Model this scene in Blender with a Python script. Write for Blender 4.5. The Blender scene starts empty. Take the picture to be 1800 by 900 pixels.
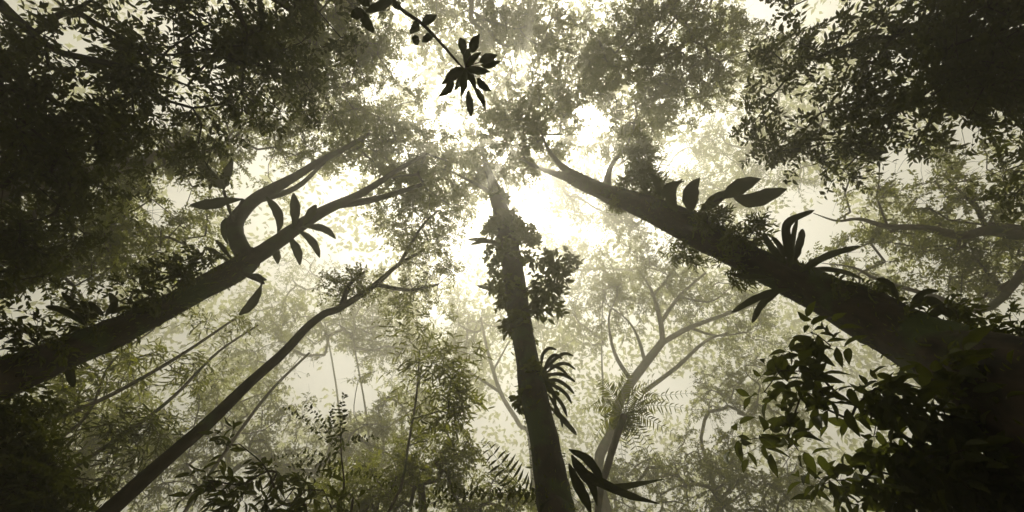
import bpy, math, random
import numpy as np
from mathutils import Vector

# ------------------------------------------------------------------ camera, light, exposure
S = bpy.context.scene
COL = S.collection
ELEV = math.radians(75.0)
CAM = np.array([0.0, 0.0, 1.5])
FPX = 700.0                                   # focal length in pixels of the 1800 px wide photograph
cd = bpy.data.cameras.new("camera"); cam = bpy.data.objects.new("camera", cd); COL.objects.link(cam)
cd.sensor_width = 36.0; cd.lens = 36.0 * FPX / 1800.0
cd.clip_start = 0.05; cd.clip_end = 1000.0
cam.location = CAM; cam.rotation_euler = (math.radians(90) + ELEV, 0, 0)
S.camera = cam
FWD = np.array([0, math.cos(ELEV), math.sin(ELEV)])
UP = np.array([0, -math.sin(ELEV), math.cos(ELEV)])
RIGHT = np.array([1.0, 0, 0])

def ray(px, py):
    return RIGHT * ((px - 900) / FPX) + UP * ((450 - py) / FPX) + FWD
def P(px, py, depth):
    return CAM + ray(px, py) * depth
def ST(d):                                    # trunk tops stand farther off than a first guess
    return d if d < 8 else 8 + (d - 8) * 1.6
def PS(px, py, depth): return P(px, py, ST(depth))
def PH(px, py, h):                            # the point at height h above the ground
    r = ray(px, py); return CAM + r * ((h - CAM[2]) / r[2])

sun_dir = ray(915, 235); sun_dir = sun_dir / np.linalg.norm(sun_dir)
sun_el = math.asin(sun_dir[2]); sun_az = math.atan2(sun_dir[0], sun_dir[1])
SUN_STRENGTH = 5.0
SKY_STRENGTH = 0.15
EXPOSURE = 0.38
HAZE_DENSITY = 0.0150

W = bpy.data.worlds.new("World"); S.world = W; W.use_nodes = True
nt = W.node_tree; bg = nt.nodes["Background"]
sky = nt.nodes.new("ShaderNodeTexSky"); sky.sky_type = 'NISHITA'; sky.sun_disc = False
sky.sun_elevation = sun_el; sky.sun_rotation = sun_az
sky.air_density = 1.0; sky.dust_density = 6.0; sky.ozone_density = 0.5
hs = nt.nodes.new("ShaderNodeHueSaturation"); hs.inputs["Saturation"].default_value = 0.12
mx = nt.nodes.new("ShaderNodeMix"); mx.data_type = 'RGBA'; mx.blend_type = 'MULTIPLY'
mx.inputs["Factor"].default_value = 1.0
mx.inputs["B"].default_value = (1.0, 0.965, 0.86, 1)
nt.links.new(sky.outputs[0], hs.inputs["Color"]); nt.links.new(hs.outputs[0], mx.inputs["A"])
nt.links.new(mx.outputs["Result"], bg.inputs["Color"]); bg.inputs["Strength"].default_value = SKY_STRENGTH

ld = bpy.data.lights.new("sun", 'SUN'); ld.energy = SUN_STRENGTH; ld.angle = math.radians(0.6)
ld.color = (1.0, 0.95, 0.82)
sun = bpy.data.objects.new("sun", ld); COL.objects.link(sun); sun.location = (0, 0, 60)
sun.rotation_euler = Vector(sun_dir).to_track_quat('Z', 'Y').to_euler()

S.view_settings.view_transform = 'Standard'; S.view_settings.look = 'None'
S.view_settings.exposure = EXPOSURE; S.view_settings.gamma = 1.0
S.render.engine = 'CYCLES'
cy = S.cycles
cy.use_denoising = True; cy.denoiser = 'OPENIMAGEDENOISE'
cy.max_bounces = 6; cy.diffuse_bounces = 3; cy.glossy_bounces = 2; cy.transmission_bounces = 3
cy.volume_bounces = 1; cy.transparent_max_bounces = 4
cy.use_adaptive_sampling = False
cy.sample_clamp_indirect = 6.0

RNG = np.random.default_rng(7)
random.seed(7)

# ------------------------------------------------------------------ materials
def new_mat(name):
    m = bpy.data.materials.new(name); m.use_nodes = True
    return m, m.node_tree, m.node_tree.nodes, m.node_tree.links

def leaf_mat(name, dark, light, trans, tmix=0.45, gloss=0.06, rough=0.45):
    m, t, n, l = new_mat(name); n.clear()
    out = n.new("ShaderNodeOutputMaterial")
    at = n.new("ShaderNodeAttribute"); at.attribute_name = "tint"
    mixc = n.new("ShaderNodeMix"); mixc.data_type = 'RGBA'
    mixc.inputs["A"].default_value = (*dark, 1); mixc.inputs["B"].default_value = (*light, 1)
    l.new(at.outputs["Fac"], mixc.inputs["Factor"])
    d = n.new("ShaderNodeBsdfDiffuse"); l.new(mixc.outputs["Result"], d.inputs["Color"])
    tr = n.new("ShaderNodeBsdfTranslucent"); tr.inputs["Color"].default_value = (*trans, 1)
    s1 = n.new("ShaderNodeMixShader"); s1.inputs[0].default_value = tmix
    l.new(d.outputs[0], s1.inputs[1]); l.new(tr.outputs[0], s1.inputs[2])
    g = n.new("ShaderNodeBsdfGlossy"); g.inputs["Roughness"].default_value = rough
    g.inputs["Color"].default_value = (0.8, 0.8, 0.75, 1)
    s2 = n.new("ShaderNodeMixShader"); s2.inputs[0].default_value = gloss
    l.new(s1.outputs[0], s2.inputs[1]); l.new(g.outputs[0], s2.inputs[2])
    l.new(s2.outputs[0], out.inputs["Surface"])
    return m

def bark_mat(name, dark, light, scale=9.0, bump=0.6):
    m, t, n, l = new_mat(name)
    b = n["Principled BSDF"]; b.inputs["Roughness"].default_value = 0.9
    b.inputs["Specular IOR Level"].default_value = 0.2
    tc = n.new("ShaderNodeTexCoord")
    mp = n.new("ShaderNodeMapping"); mp.inputs["Scale"].default_value = (1, 1, 0.3)
    l.new(tc.outputs["Object"], mp.inputs["Vector"])
    nz = n.new("ShaderNodeTexNoise"); nz.inputs["Scale"].default_value = scale; nz.inputs["Detail"].default_value = 8
    l.new(mp.outputs[0], nz.inputs["Vector"])
    cr = n.new("ShaderNodeValToRGB")
    cr.color_ramp.elements[0].position = 0.35; cr.color_ramp.elements[0].color = (*dark, 1)
    cr.color_ramp.elements[1].position = 0.7; cr.color_ramp.elements[1].color = (*light, 1)
    l.new(nz.outputs["Fac"], cr.inputs["Fac"])
    n2 = n.new("ShaderNodeTexNoise"); n2.inputs["Scale"].default_value = 1.7; n2.inputs["Detail"].default_value = 4
    l.new(tc.outputs["Object"], n2.inputs["Vector"])
    c2 = n.new("ShaderNodeValToRGB"); c2.color_ramp.elements[0].position = 0.52; c2.color_ramp.elements[1].position = 0.62
    l.new(n2.outputs["Fac"], c2.inputs["Fac"])
    mm = n.new("ShaderNodeMix"); mm.data_type = 'RGBA'; mm.inputs["B"].default_value = (0.035, 0.05, 0.012, 1)
    l.new(c2.outputs["Color"], mm.inputs["Factor"]); l.new(cr.outputs["Color"], mm.inputs["A"])
    l.new(mm.outputs["Result"], b.inputs["Base Color"])
    bp = n.new("ShaderNodeBump"); bp.inputs["Strength"].default_value = bump; bp.inputs["Distance"].default_value = 0.04
    l.new(nz.outputs["Fac"], bp.inputs["Height"]); l.new(bp.outputs[0], b.inputs["Normal"])
    return m

M = {}
M['leaf_canopy'] = leaf_mat('canopy_leaf', (0.040, 0.055, 0.010), (0.09, 0.11, 0.020), (0.25, 0.265, 0.018), 0.5, 0.02)
M['leaf_dark'] = leaf_mat('dark_leaf', (0.024, 0.032, 0.007), (0.055, 0.066, 0.012), (0.11, 0.125, 0.010), 0.38, 0.02, 0.4)
M['leaf_strap'] = leaf_mat('strap_leaf', (0.035, 0.045, 0.012), (0.05, 0.065, 0.015), (0.13, 0.15, 0.012), 0.40, 0.04, 0.4)
M['leaf_moss'] = leaf_mat('moss_leaf', (0.04, 0.05, 0.010), (0.08, 0.09, 0.02), (0.17, 0.19, 0.012), 0.45, 0.01)
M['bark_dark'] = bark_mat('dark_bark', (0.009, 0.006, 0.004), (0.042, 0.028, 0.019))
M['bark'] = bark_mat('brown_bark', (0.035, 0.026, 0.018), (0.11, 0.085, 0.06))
M['twig'] = bark_mat('twig_bark', (0.03, 0.022, 0.014), (0.08, 0.06, 0.04), 25.0, 0.3)

# ------------------------------------------------------------------ geometry helpers
def unit(v):
    v = np.asarray(v, float); return v / np.maximum(np.linalg.norm(v, axis=-1, keepdims=True), 1e-9)

class Geo:
    def __init__(s): s.v = []; s.q = []; s.t = []; s.n = 0
    def add(s, v, q, t=None):
        v = np.asarray(v, float).reshape(-1, 3); q = np.asarray(q, int).reshape(-1, 4)
        s.v.append(v); s.q.append(q + s.n); s.n += len(v)
        s.t.append(np.full(len(v), 0.5) if t is None else np.asarray(t, float))
    def empty(s): return s.n == 0
    def build(s, name, mat, parent=None, smooth=True):
        v = np.concatenate(s.v); q = np.concatenate(s.q); t = np.concatenate(s.t)
        if parent is not None:
            off = np.array(parent['_loc'] if '_loc' in parent else parent.location); v = v - off
        me = bpy.data.meshes.new(name)
        me.vertices.add(len(v)); me.vertices.foreach_set("co", v.astype(np.float32).ravel())
        me.loops.add(len(q) * 4); me.loops.foreach_set("vertex_index", q.astype(np.int32).ravel())
        me.polygons.add(len(q))
        me.polygons.foreach_set("loop_start", np.arange(0, len(q) * 4, 4, dtype=np.int32))
        if smooth: me.polygons.foreach_set("use_smooth", np.ones(len(q), dtype=bool))
        a = me.attributes.new("tint", 'FLOAT', 'POINT'); a.data.foreach_set("value", t.astype(np.float32))
        me.update(calc_edges=True)
        me.materials.append(mat)
        o = bpy.data.objects.new(name, me); COL.objects.link(o)
        if parent is not None: o.parent = parent
        return o

def catmull(pts, sub):
    p = np.asarray(pts, float)
    if len(p) < 3 or sub <= 1: 
        return p
    e = np.vstack([2 * p[0] - p[1], p, 2 * p[-1] - p[-2]]); out = []
    for i in range(1, len(e) - 2):
        a, b, c, d = e[i - 1], e[i], e[i + 1], e[i + 2]
        for k in range(sub):
            t = k / sub
            out.append(0.5 * ((2 * b) + (-a + c) * t + (2 * a - 5 * b + 4 * c - d) * t * t + (-a + 3 * b - 3 * c + d) * t ** 3))
    out.append(p[-1]); return np.array(out)

def tube(g, pts, rad, sides=6, sub=1, rough=0.0, rng=RNG):
    pr = np.hstack([np.asarray(pts, float), np.asarray(rad, float).reshape(-1, 1)])
    pr = catmull(pr, sub); p = pr[:, :3]; r = np.maximum(pr[:, 3], 0.0008)
    n = len(p)
    t = unit(np.gradient(p, axis=0)); ax = unit(p[-1] - p[0])
    ref = np.array([1.0, 0, 0]) if abs(ax[0]) < 0.7 else np.array([0, 1.0, 0])
    u = unit(np.cross(t, ref)); w = np.cross(t, u)
    a = np.linspace(0, 2 * math.pi, sides, endpoint=False)
    R = np.repeat(r[:, None], sides, 1)
    if rough:
        k = np.arange(n)[:, None] * 0.9
        f = np.zeros((n, sides))
        for j in range(6):
            m_ = rng.integers(1, 6); f += np.sin(a[None] * m_ + rng.uniform(0, 6.28) + k * rng.uniform(-0.5, 0.9)) * rng.uniform(0.2, 0.5)
        f += rng.normal(0, 0.35, (n, sides))
        R = R * (1 + rough * f)
    v = p[:, None] + R[..., None] * (np.cos(a)[None, :, None] * u[:, None] + np.sin(a)[None, :, None] * w[:, None])
    i = np.arange(n - 1)[:, None] * sides; j = np.arange(sides)[None]; j2 = (j + 1) % sides
    q = np.stack([i + j, i + j2, i + sides + j2, i + sides + j], -1)
    g.add(v, q)

def twigs(g, A, B, C, r0, r1):                # batch of three-sided twigs through three points
    n = len(A)
    if n == 0: return
    t = unit(C - A); ref = np.where(np.abs(t[:, :1]) < 0.7, [[1.0, 0, 0]], [[0, 1.0, 0]])
    u = unit(np.cross(t, ref)); w = np.cross(t, u)
    a = np.array([0, 2.094, 4.189])
    ring = np.cos(a)[None, :, None] * u[:, None] + np.sin(a)[None, :, None] * w[:, None]
    V = np.concatenate([A[:, None] + ring * r0, B[:, None] + ring * (r0 + r1) / 2, C[:, None] + ring * r1], 1)
    qs = [[s * 3 + j, s * 3 + (j + 1) % 3, s * 3 + 3 + (j + 1) % 3, s * 3 + 3 + j] for s in (0, 1) for j in range(3)]
    q = np.array(qs)[None] + (np.arange(n) * 9)[:, None, None]
    g.add(V, q)

T_SMALL = (np.array([[0, 0, 0], [.45, .5, .07], [1, 0, -.12], [.45, -.5, .07]]), np.array([[0, 1, 2, 3]]))
def _tfull():
    xs = [0, .12, .35, .62, .85, 1]; hw = [.03, .28, .5, .44, .19, .01]
    v = []
    for x, h in zip(xs, hw):
        z = -.22 * x * x
        v += [[x, h, z + .22 * h], [x, 0, z], [x, -h, z + .22 * h]]
    q = []
    for i in range(len(xs) - 1):
        for k in (0, 1):
            q.append([i * 3 + k, i * 3 + k + 1, i * 3 + 4 + k, i * 3 + 3 + k])
    return np.array(v), np.array(q)
T_FULL = _tfull()
T_MID = (np.array([[0, 0, 0], [.3, .45, .08], [.7, .36, .02], [1, 0, -.2], [.7, -.36, .02], [.3, -.45, .08], [.5, 0, -.05], [.5, 0, -.05]]),
         np.array([[0, 6, 2, 1], [6, 3, 3, 2], [0, 5, 4, 6], [6, 4, 3, 3]]))
T_MID = (np.array([[0, 0, 0], [.3, .45, .08], [.7, .36, .02], [1, 0, -.2], [.7, -.36, .02], [.3, -.45, .08]]),
         np.array([[0, 1, 2, 3], [0, 3, 4, 5]]))

def leaves(g, O, D, N, L, Wd, tmpl, rng=RNG):
    tv, tq = tmpl; n = len(O)
    if n == 0: return
    D = unit(D); B = unit(np.cross(N, D)); N2 = np.cross(D, B)
    L = np.broadcast_to(L, (n,)); Wd = np.broadcast_to(Wd, (n,))
    V = (O[:, None] + tv[None, :, :1] * L[:, None, None] * D[:, None] + tv[None, :, 1:2] * Wd[:, None, None] * B[:, None]
         + tv[None, :, 2:3] * L[:, None, None] * N2[:, None])
    q = tq[None] + (np.arange(n) * len(tv))[:, None, None]
    g.add(V, q, np.repeat(rng.random(n), len(tv)))

def rand_unit(n, rng): return unit(rng.normal(size=(n, 3)))

# openings in the canopy: direction (in photo pixels) and angular size; no foliage grows there
HOLES = [(690, 150, 42), (805, 225, 32), (1030, 215, 40), (1040, 375, 55), (545, 480, 48), (585, 680, 62),
         (300, 365, 38), (1365, 18, 48), (1190, 285, 48), (1470, 410, 55), (1190, 670, 40), (1275, 735, 40),
         (560, 270, 25), (1560, 300, 45), (1640, 350, 34), (1530, 440, 34), (1710, 300, 40), (1620, 460, 24), (330, 340, 34), (160, 500, 26), (1420, 330, 34), (150, 90, 30), (400, 140, 42), (285, 200, 42), (310, 60, 26), (1580, 40, 28), (1640, 90, 26), (1500, 175, 26), (1715, 235, 48), (1600, 275, 55), (1740, 130, 26), (1560, 200, 22), (480, 200, 26), (200, 560, 26), (95, 300, 18), (830, 735, 22), (600, 640, 40), (1130, 380, 40), (760, 560, 25), (1100, 790, 22)]
_hr = np.random.default_rng(5); _sub = []
for hx, hy, hr in HOLES:                      # each opening is a ragged union of smaller ones
    for k in range(6):
        a = _hr.uniform(0, 6.28); o = hr * _hr.uniform(.2, 1.0)
        _sub.append((hx + o * 1.15 * math.cos(a), hy + o * .85 * math.sin(a), hr * _hr.uniform(.35, .8)))
HOLES = _sub
def in_hole(p, k=1.0, rng=RNG):
    v = p - CAM; z = v @ FWD
    x = 900 + FPX * (v @ RIGHT) / z; y = 450 - FPX * (v @ UP) / z
    m = np.zeros(len(p), bool)
    for hx, hy, hr in HOLES:
        m |= (np.hypot(x - hx, (y - hy) * 1.15) < hr * k * rng.uniform(0.55, 1.15, len(p))) & (z > 0)
    return m

# ------------------------------------------------------------------ things
def thing(name, loc, label, cat, group=None):
    o = bpy.data.objects.new(name, None); COL.objects.link(o); o.empty_display_size = 0.2
    o.location = [float(c) for c in loc]; o['label'] = label; o['category'] = cat
    if group: o['group'] = group
    return o
def tag(o, label, cat, group=None):
    o['label'] = label; o['category'] = cat
    if group: o['group'] = group
    return o

def densify(pts, rad, step=0.5):
    out = []
    for i in range(len(pts) - 1):
        n = max(1, int(np.linalg.norm(pts[i + 1] - pts[i]) / step))
        for k in range(n): out.append(pts[i] + (pts[i + 1] - pts[i]) * k / n)
    out.append(pts[-1]); return out

def crown(root, nodes, blobs, seed, leaf_len=0.15, leaf_w=0.45, leaf_kind=T_SMALL, mat='leaf_canopy', tw=7, lv=11,
          twig_len=0.7, rt=0.012, limb_mat='bark', cull=True, droop=0.25, name='crown', limbs_name='branch', flat=0.6, hole_k=.66, dens=1.25):
    """branches grown from the skeleton nodes to leaf clusters filling the blobs (centre, (rx,ry,rz), count)"""
    rng = np.random.default_rng(seed)
    cl = []; cen = []
    for c, r, n in blobs:
        n = int(n * dens)
        d = rand_unit(n, rng) * (rng.random((n, 1)) ** 0.45)
        cl.append(np.asarray(c) + d * np.asarray(r)); cen.append(np.repeat(np.asarray(c)[None], n, 0))
    cl = np.concatenate(cl); cen = np.concatenate(cen)
    if cull:
        k = ~in_hole(cl, hole_k, rng); cl = cl[k]; cen = cen[k]
    pos = [np.asarray(p) for p in nodes]; par = [-1] * len(pos); n0 = len(pos)
    dist = np.min(np.linalg.norm(cl[:, None] - np.array(pos)[None], axis=2), 1)
    order = np.argsort(dist); paths = []
    for i in order:
        c = cl[i]; pa = np.array(pos); dd = np.linalg.norm(pa - c, axis=1) + 0.35 * np.maximum(0, pa[:, 2] - c[2])
        j = int(np.argmin(dd)); d = np.linalg.norm(c - pa[j])
        k = max(1, int(d / 0.45)); path = [j]
        wob = rng.normal(0, 0.10 * d, 3)
        for s in range(1, k + 1):
            f = s / k
            p = pa[j] + (c - pa[j]) * f + wob * math.sin(math.pi * f) + rng.normal(0, 0.03, 3) * (f < 1)
            pos.append(p); par.append(path[-1]); path.append(len(pos) - 1)
        paths.append(path)
    cnt = np.zeros(len(pos)); 
    for path in paths: cnt[path[-1]] += 1
    for i in range(len(pos) - 1, n0 - 1, -1):
        if par[i] >= 0: cnt[par[i]] += cnt[i]
    gs = {}; croot = np.zeros(len(cl), int); rootof = {}
    for i, path in zip(order, paths):
        ro = rootof.get(path[0], path[0])
        for q in path[1:]: rootof[q] = ro
        croot[i] = ro; g = gs.setdefault(ro, Geo())
        pts = [pos[k] for k in path]
        rr = [rt * max(cnt[i], 1) ** 0.45 for i in path]; rr[0] = rr[1]
        rr[-1] = min(rr[-1], rr[0])
        tube(g, pts, rr, 5)
    n = len(cl)
    A = np.repeat(cl, tw, 0); outd = unit(np.repeat(cl - cen, tw, 0) * [1, 1, 0.4] + 1e-3)
    d = unit(rand_unit(n * tw, rng) * [1, 1, flat] + 0.45 * outd)
    ln = twig_len * rng.uniform(0.5, 1.25, (n * tw, 1))
    Bm = A + d * ln * 0.55 + rng.normal(0, 0.04, (n * tw, 3))
    C = A + d * ln - np.array([0, 0, 1]) * ln * droop
    tro = np.repeat(croot, tw)
    for ro, g in gs.items():
        k = tro == ro; twigs(g, A[k], Bm[k], C[k], rt * 0.55, rt * 0.22)
        limbs = g.build(limbs_name, M[limb_mat], root)
    lg = Geo(); N = n * tw * lv
    f = np.tile(np.linspace(0.25, 1.0, lv), n * tw)[:, None] + rng.normal(0, 0.03, (N, 1))
    A_, B_, C_ = (np.repeat(x, lv, 0) for x in (A, Bm, C))
    O = (1 - f) ** 2 * A_ + 2 * f * (1 - f) * B_ + f * f * C_
    td = np.repeat(d, lv, 0); side = np.tile(np.where(np.arange(lv) % 2, 1.0, -1.0), n * tw)[:, None]
    sd = unit(np.cross(td, [0, 0, 1.0]) + 1e-4)
    D = unit(td * 0.7 + sd * side * 0.9 + rng.normal(0, 0.35, (N, 3)) - np.array([0, 0, 0.35]))
    Nn = unit(np.array([0, 0, 1.0]) + rng.normal(0, 0.45, (N, 3)))
    L = leaf_len * rng.uniform(0.6, 1.25, N)
    if cull:
        k = ~in_hole(O, hole_k * 0.85, rng); O, D, Nn, L = O[k], D[k], Nn[k], L[k]
    leaves(lg, O, D, Nn, L, L * leaf_w, leaf_kind, rng)
    cr = lg.build(name, M[mat], root)
    return limbs, cr

def to_ground(pts, rads, flare=1.25, lean=None):
    """extend a trunk's lower end down to the ground"""
    p0, p1 = pts[0], pts[1]
    d = (p0 - p1); d = d / abs(d[2]) if lean is None else np.array([lean[0], lean[1], -1.0])
    d = np.array([np.clip(d[0], -.35, .35), np.clip(d[1], -.35, .35), -1.0])
    z = p0[2]
    a = p0 + d * z * 0.55; b = p0 + d * z * 0.55 + np.array([d[0] * 0.5, d[1] * 0.5, -1]) * (z * 0.45 + 0.15)
    return [b, a] + list(pts), [rads[0] * flare * 1.25, rads[0] * flare * 0.98] + list(rads)

def pix_line(spec, st=False):
    """spec: (px, py, width px, depth) -> world points, radii"""
    if st: spec = [(a, b, w, ST(d)) for a, b, w, d in spec]
    pts = [P(a, b, d) for a, b, w, d in spec]
    return pts, [w * d / FPX / 2 for a, b, w, d in spec]

# ------------------------------------------------------------------ setting: forest floor, far wood
g = Geo(); nn = 60; xs = np.linspace(-120, 120, nn)
X, Y = np.meshgrid(xs, xs, indexing='ij'); Z = 0.12 * np.sin(X * .7) * np.cos(Y * .5) + RNG.normal(0, .05, X.shape) - .1
i = np.arange(nn - 1)[:, None] * nn; j = np.arange(nn - 1)[None]
g.add(np.stack([X, Y, Z], -1), np.stack([i + j, i + nn + j, i + nn + j + 1, i + j + 1], -1))
m, t_, n_, l_ = new_mat('leaf_litter'); b = n_["Principled BSDF"]; b.inputs["Roughness"].default_value = 1.0
tc = n_.new("ShaderNodeTexCoord"); nz = n_.new("ShaderNodeTexNoise"); nz.inputs["Scale"].default_value = 4; nz.inputs["Detail"].default_value = 10
cr = n_.new("ShaderNodeValToRGB"); cr.color_ramp.elements[0].color = (.02, .014, .008, 1); cr.color_ramp.elements[1].color = (.09, .06, .03, 1)
l_.new(tc.outputs["Object"], nz.inputs["Vector"]); l_.new(nz.outputs["Fac"], cr.inputs["Fac"]); l_.new(cr.outputs["Color"], b.inputs["Base Color"])
fl = g.build('ground', m); fl['kind'] = 'structure'

rng = np.random.default_rng(11)
g = Geo(); n = 3600
ang = rng.uniform(0, 2 * math.pi, n); rad = np.sqrt(rng.uniform(40 ** 2, 90 ** 2, n)); hh = rng.uniform(0.8, 52, n)
m2 = 700
ang[:m2] = rng.uniform(0, 2 * math.pi, m2); rad[:m2] = np.sqrt(rng.uniform(20 ** 2, 54 ** 2, m2)); rad[:120] = np.sqrt(rng.uniform(6, 400, 120)); hh[:m2] = rng.uniform(46, 55, m2)
C0 = np.stack([np.cos(ang) * rad, np.sin(ang) * rad + 2, hh], 1)
k = 60
O = np.repeat(C0, k, 0) + rng.normal(0, 1.7, (n * k, 3)) * [1.0, 1.0, .6]
O[:, 2] = np.clip(O[:, 2], 0.3, 57)
kk = ~in_hole(O, 1.0, rng); O = O[kk]; N = len(O)
L = rng.uniform(.6, 1.0, N)
leaves(g, O, rand_unit(N, rng), unit(np.array([0, 0, 1.0]) + rng.normal(0, .5, (N, 3))), L, L * .5, T_SMALL, rng)
for q in range(70):
    a = rng.uniform(0, 6.28); r = rng.uniform(42, 85); x, y = math.cos(a) * r, math.sin(a) * r
    tube(g, [(x, y, -.2), (x + rng.normal(0, .3), y + rng.normal(0, .3), 20), (x + rng.normal(0, .8), y + rng.normal(0, .8), 39)], [.45, .3, .1], 6, 3)
fw = g.build('distant_forest', M['leaf_canopy']); fw['kind'] = 'stuff'
tag(fw, 'misty mass of far forest closing the view all round', 'forest')

# ------------------------------------------------------------------ the main trees
def fringe(root, pts, rad, n, ln, seed, mat='leaf_moss', z0=1.5):
    rng = np.random.default_rng(seed)
    pr = catmull(np.hstack([np.array(pts), np.array(rad)[:, None]]), 12); p, r = pr[:, :3], pr[:, 3]
    seg = np.linalg.norm(np.diff(p, axis=0), axis=1) * (p[:-1, 2] > z0); pw = seg / seg.sum()
    patch = np.sin(np.arange(len(seg)) * .9) + np.sin(np.arange(len(seg)) * 2.3 + 1) + 2.2; pw = pw * patch; pw /= pw.sum()
    i = rng.choice(len(seg), n, p=pw); f = rng.random((n, 1))
    c = p[i] * (1 - f) + p[i + 1] * f; t = unit(p[i + 1] - p[i]); o = rand_unit(n, rng); o = unit(o - t * np.sum(o * t, 1, keepdims=True))
    D = unit(o + rng.normal(0, .5, (n, 3)) + np.array([0, 0, .25]))
    L = ln * rng.uniform(.4, 1.3, n) * np.where(rng.random(n) < .06, 2.2, 1)
    g = Geo(); leaves(g, c + o * (r[i][:, None] * .97), D, unit(np.cross(D, t) + rng.normal(0, .4, (n, 3))), L, L * rng.uniform(.12, .4, n), T_MID, rng)
    return g.build('moss', M[mat], root)

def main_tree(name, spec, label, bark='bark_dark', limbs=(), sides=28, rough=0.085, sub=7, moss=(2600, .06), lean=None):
    pts, rad = pix_line(spec, True)
    pts, rad = to_ground(pts, rad, lean=lean)
    root = thing(name, (pts[0][0], pts[0][1], 0), label, 'tree')
    g = Geo(); tube(g, pts, rad, sides, sub, rough); g.build('trunk', M[bark], root)
    if moss[0]: fringe(root, pts, rad, moss[0], moss[1], int(abs(pts[0][0]) * 100))
    nodes = []
    for lp in limbs:
        lpts, lr = pix_line(lp, True); g = Geo(); tube(g, lpts, lr, 10, 5, rough * .8); g.build('limb', M[bark], root)
        nodes += densify(lpts[1:], lr)
    return root, pts, nodes

# right-hand big trunk
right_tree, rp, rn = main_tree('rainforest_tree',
    [(1790, 695, 190, 3.1), (1690, 640, 135, 3.7), (1600, 592, 102, 4.4), (1500, 542, 78, 5.2), (1400, 494, 62, 6.2), (1300, 448, 51, 7.3), (1200, 394, 50, 8.6), (1110, 355, 38, 10.2), (1062, 338, 31, 11.2), (1005, 312, 23, 13.0)],
    'massive dark trunk leaning in from the right edge with strap leaves along it',
    limbs=[[(1025, 320, 24, 12.3), (985, 290, 11, 14.5), (960, 255, 6, 16.5), (945, 215, 3, 18.5)],
           [(1015, 316, 20, 12.6), (960, 300, 8, 14.8), (915, 280, 4, 17)],
           [(1065, 338, 18, 11.1), (1075, 290, 8, 13), (1105, 250, 5, 15), (1120, 200, 3, 16.5)]])
crown(right_tree, rn, [(PS(955, 220, 17.5), (2.86, 2.86, 2.16), 53), (PS(900, 260, 18), (2.34, 2.34, 1.80), 34), (PS(1100, 190, 17), (3.38, 2.86, 1.92), 59),
                       (PS(1010, 160, 19), (2.86, 2.34, 1.80), 37)], 21, leaf_len=.21, lv=10)
# left fork
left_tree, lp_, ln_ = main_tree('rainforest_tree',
    [(-30, 680, 76, 4.5), (0, 667, 69, 4.7), (150, 606, 56, 5.9), (230, 572, 47, 6.6), (300, 537, 41, 7.4), (425, 468, 38, 9.0), (442, 448, 33, 9.3)],
    'dark trunk from the left edge forking into two bowed limbs with long leaves',
    limbs=[[(440, 460, 31, 9.1), (418, 425, 27, 9.3), (413, 392, 26, 9.6), (442, 355, 21, 10.2), (482, 331, 19, 10.9), (520, 310, 14, 11.6), (565, 282, 11, 12.6), (600, 264, 9, 13.6), (650, 236, 7, 15)],
           [(425, 468, 32, 9.0), (475, 433, 27, 9.4), (520, 402, 23, 9.9), (570, 370, 19, 10.6), (640, 337, 13, 12), (700, 298, 8, 13.6), (748, 270, 6, 15)],
           [(590, 360, 16, 11), (660, 350, 11, 12.4), (740, 325, 7, 14)],
           [(440, 355, 14, 10.2), (520, 330, 9, 11.6), (570, 285, 6, 13)]])
crown(left_tree, ln_[8:], [(PS(690, 225, 16), (3.12, 2.60, 1.80), 56), (PS(750, 300, 16.5), (2.60, 2.60, 1.80), 46), (PS(640, 270, 15.5), (2.34, 2.08, 1.56), 34),
                       (PS(730, 370, 16), (2.60, 2.34, 1.56), 40)], 22, leaf_len=.20, lv=9)
# centre trunk
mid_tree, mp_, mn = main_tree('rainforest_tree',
    [(984, 930, 66, 4.6), (977, 893, 62, 5.0), (953, 760, 53, 6.6), (928, 640, 42, 8.6), (909, 530, 36, 11), (895, 430, 34, 13.5), (880, 370, 29, 15.5), (866, 322, 18, 17)],
    'dark upright trunk in the centre wrapped in climbing leaves and mosses',
    limbs=[[(866, 322, 16, 17), (852, 280, 9, 18.4), (845, 230, 4, 20)], 
           [(874, 345, 10, 16.3), (830, 320, 5, 17.5), (790, 300, 3, 18.6)]])
crown(mid_tree, mn, [(PS(850, 235, 20), (2.60, 2.21, 1.80), 40), (PS(800, 310, 19.5), (2.60, 2.21, 1.68), 40), (PS(930, 200, 20.5), (2.60, 2.08, 1.68), 34), (PS(868, 300, 18.5), (1.95, 1.43, 1.68), 31)], 23, leaf_len=.21, lv=9)
# leaning sapling
sap, sp, sn = main_tree('sapling',
    [(120, 965, 36, 4.4), (190, 900, 30, 4.8), (300, 800, 24, 5.6), (372, 738, 22, 6.3), (440, 672, 18, 7.0), (500, 618, 16, 7.9), (540, 575, 14, 8.6), (572, 551, 13, 9.1), (600, 540, 12, 9.6), (660, 500, 10, 10.8), (702, 464, 7, 12), (745, 440, 4, 13)],
    'slender leaning sapling below the forked tree with a small leafy top', sides=12, rough=.04, moss=(0, .03),
    limbs=[[(600, 538, 9, 9.6), (615, 500, 7, 10.2), (640, 478, 4, 10.8)], [(660, 500, 8, 10.8), (720, 510, 6, 11.6), (770, 500, 4, 12.4)], [(702, 464, 7, 12), (740, 400, 5, 13), (770, 370, 3, 14)]])
crown(sap, sn, [(PS(612, 505, 10.2), (.45, .45, .4), 12), (PS(740, 510, 12.2), (1.95, 1.56, 1.20), 34), (PS(770, 420, 13.2), (1.56, 1.56, 1.20), 22)], 24, leaf_len=.11, lv=10, twig_len=.5, rt=.008)

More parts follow.
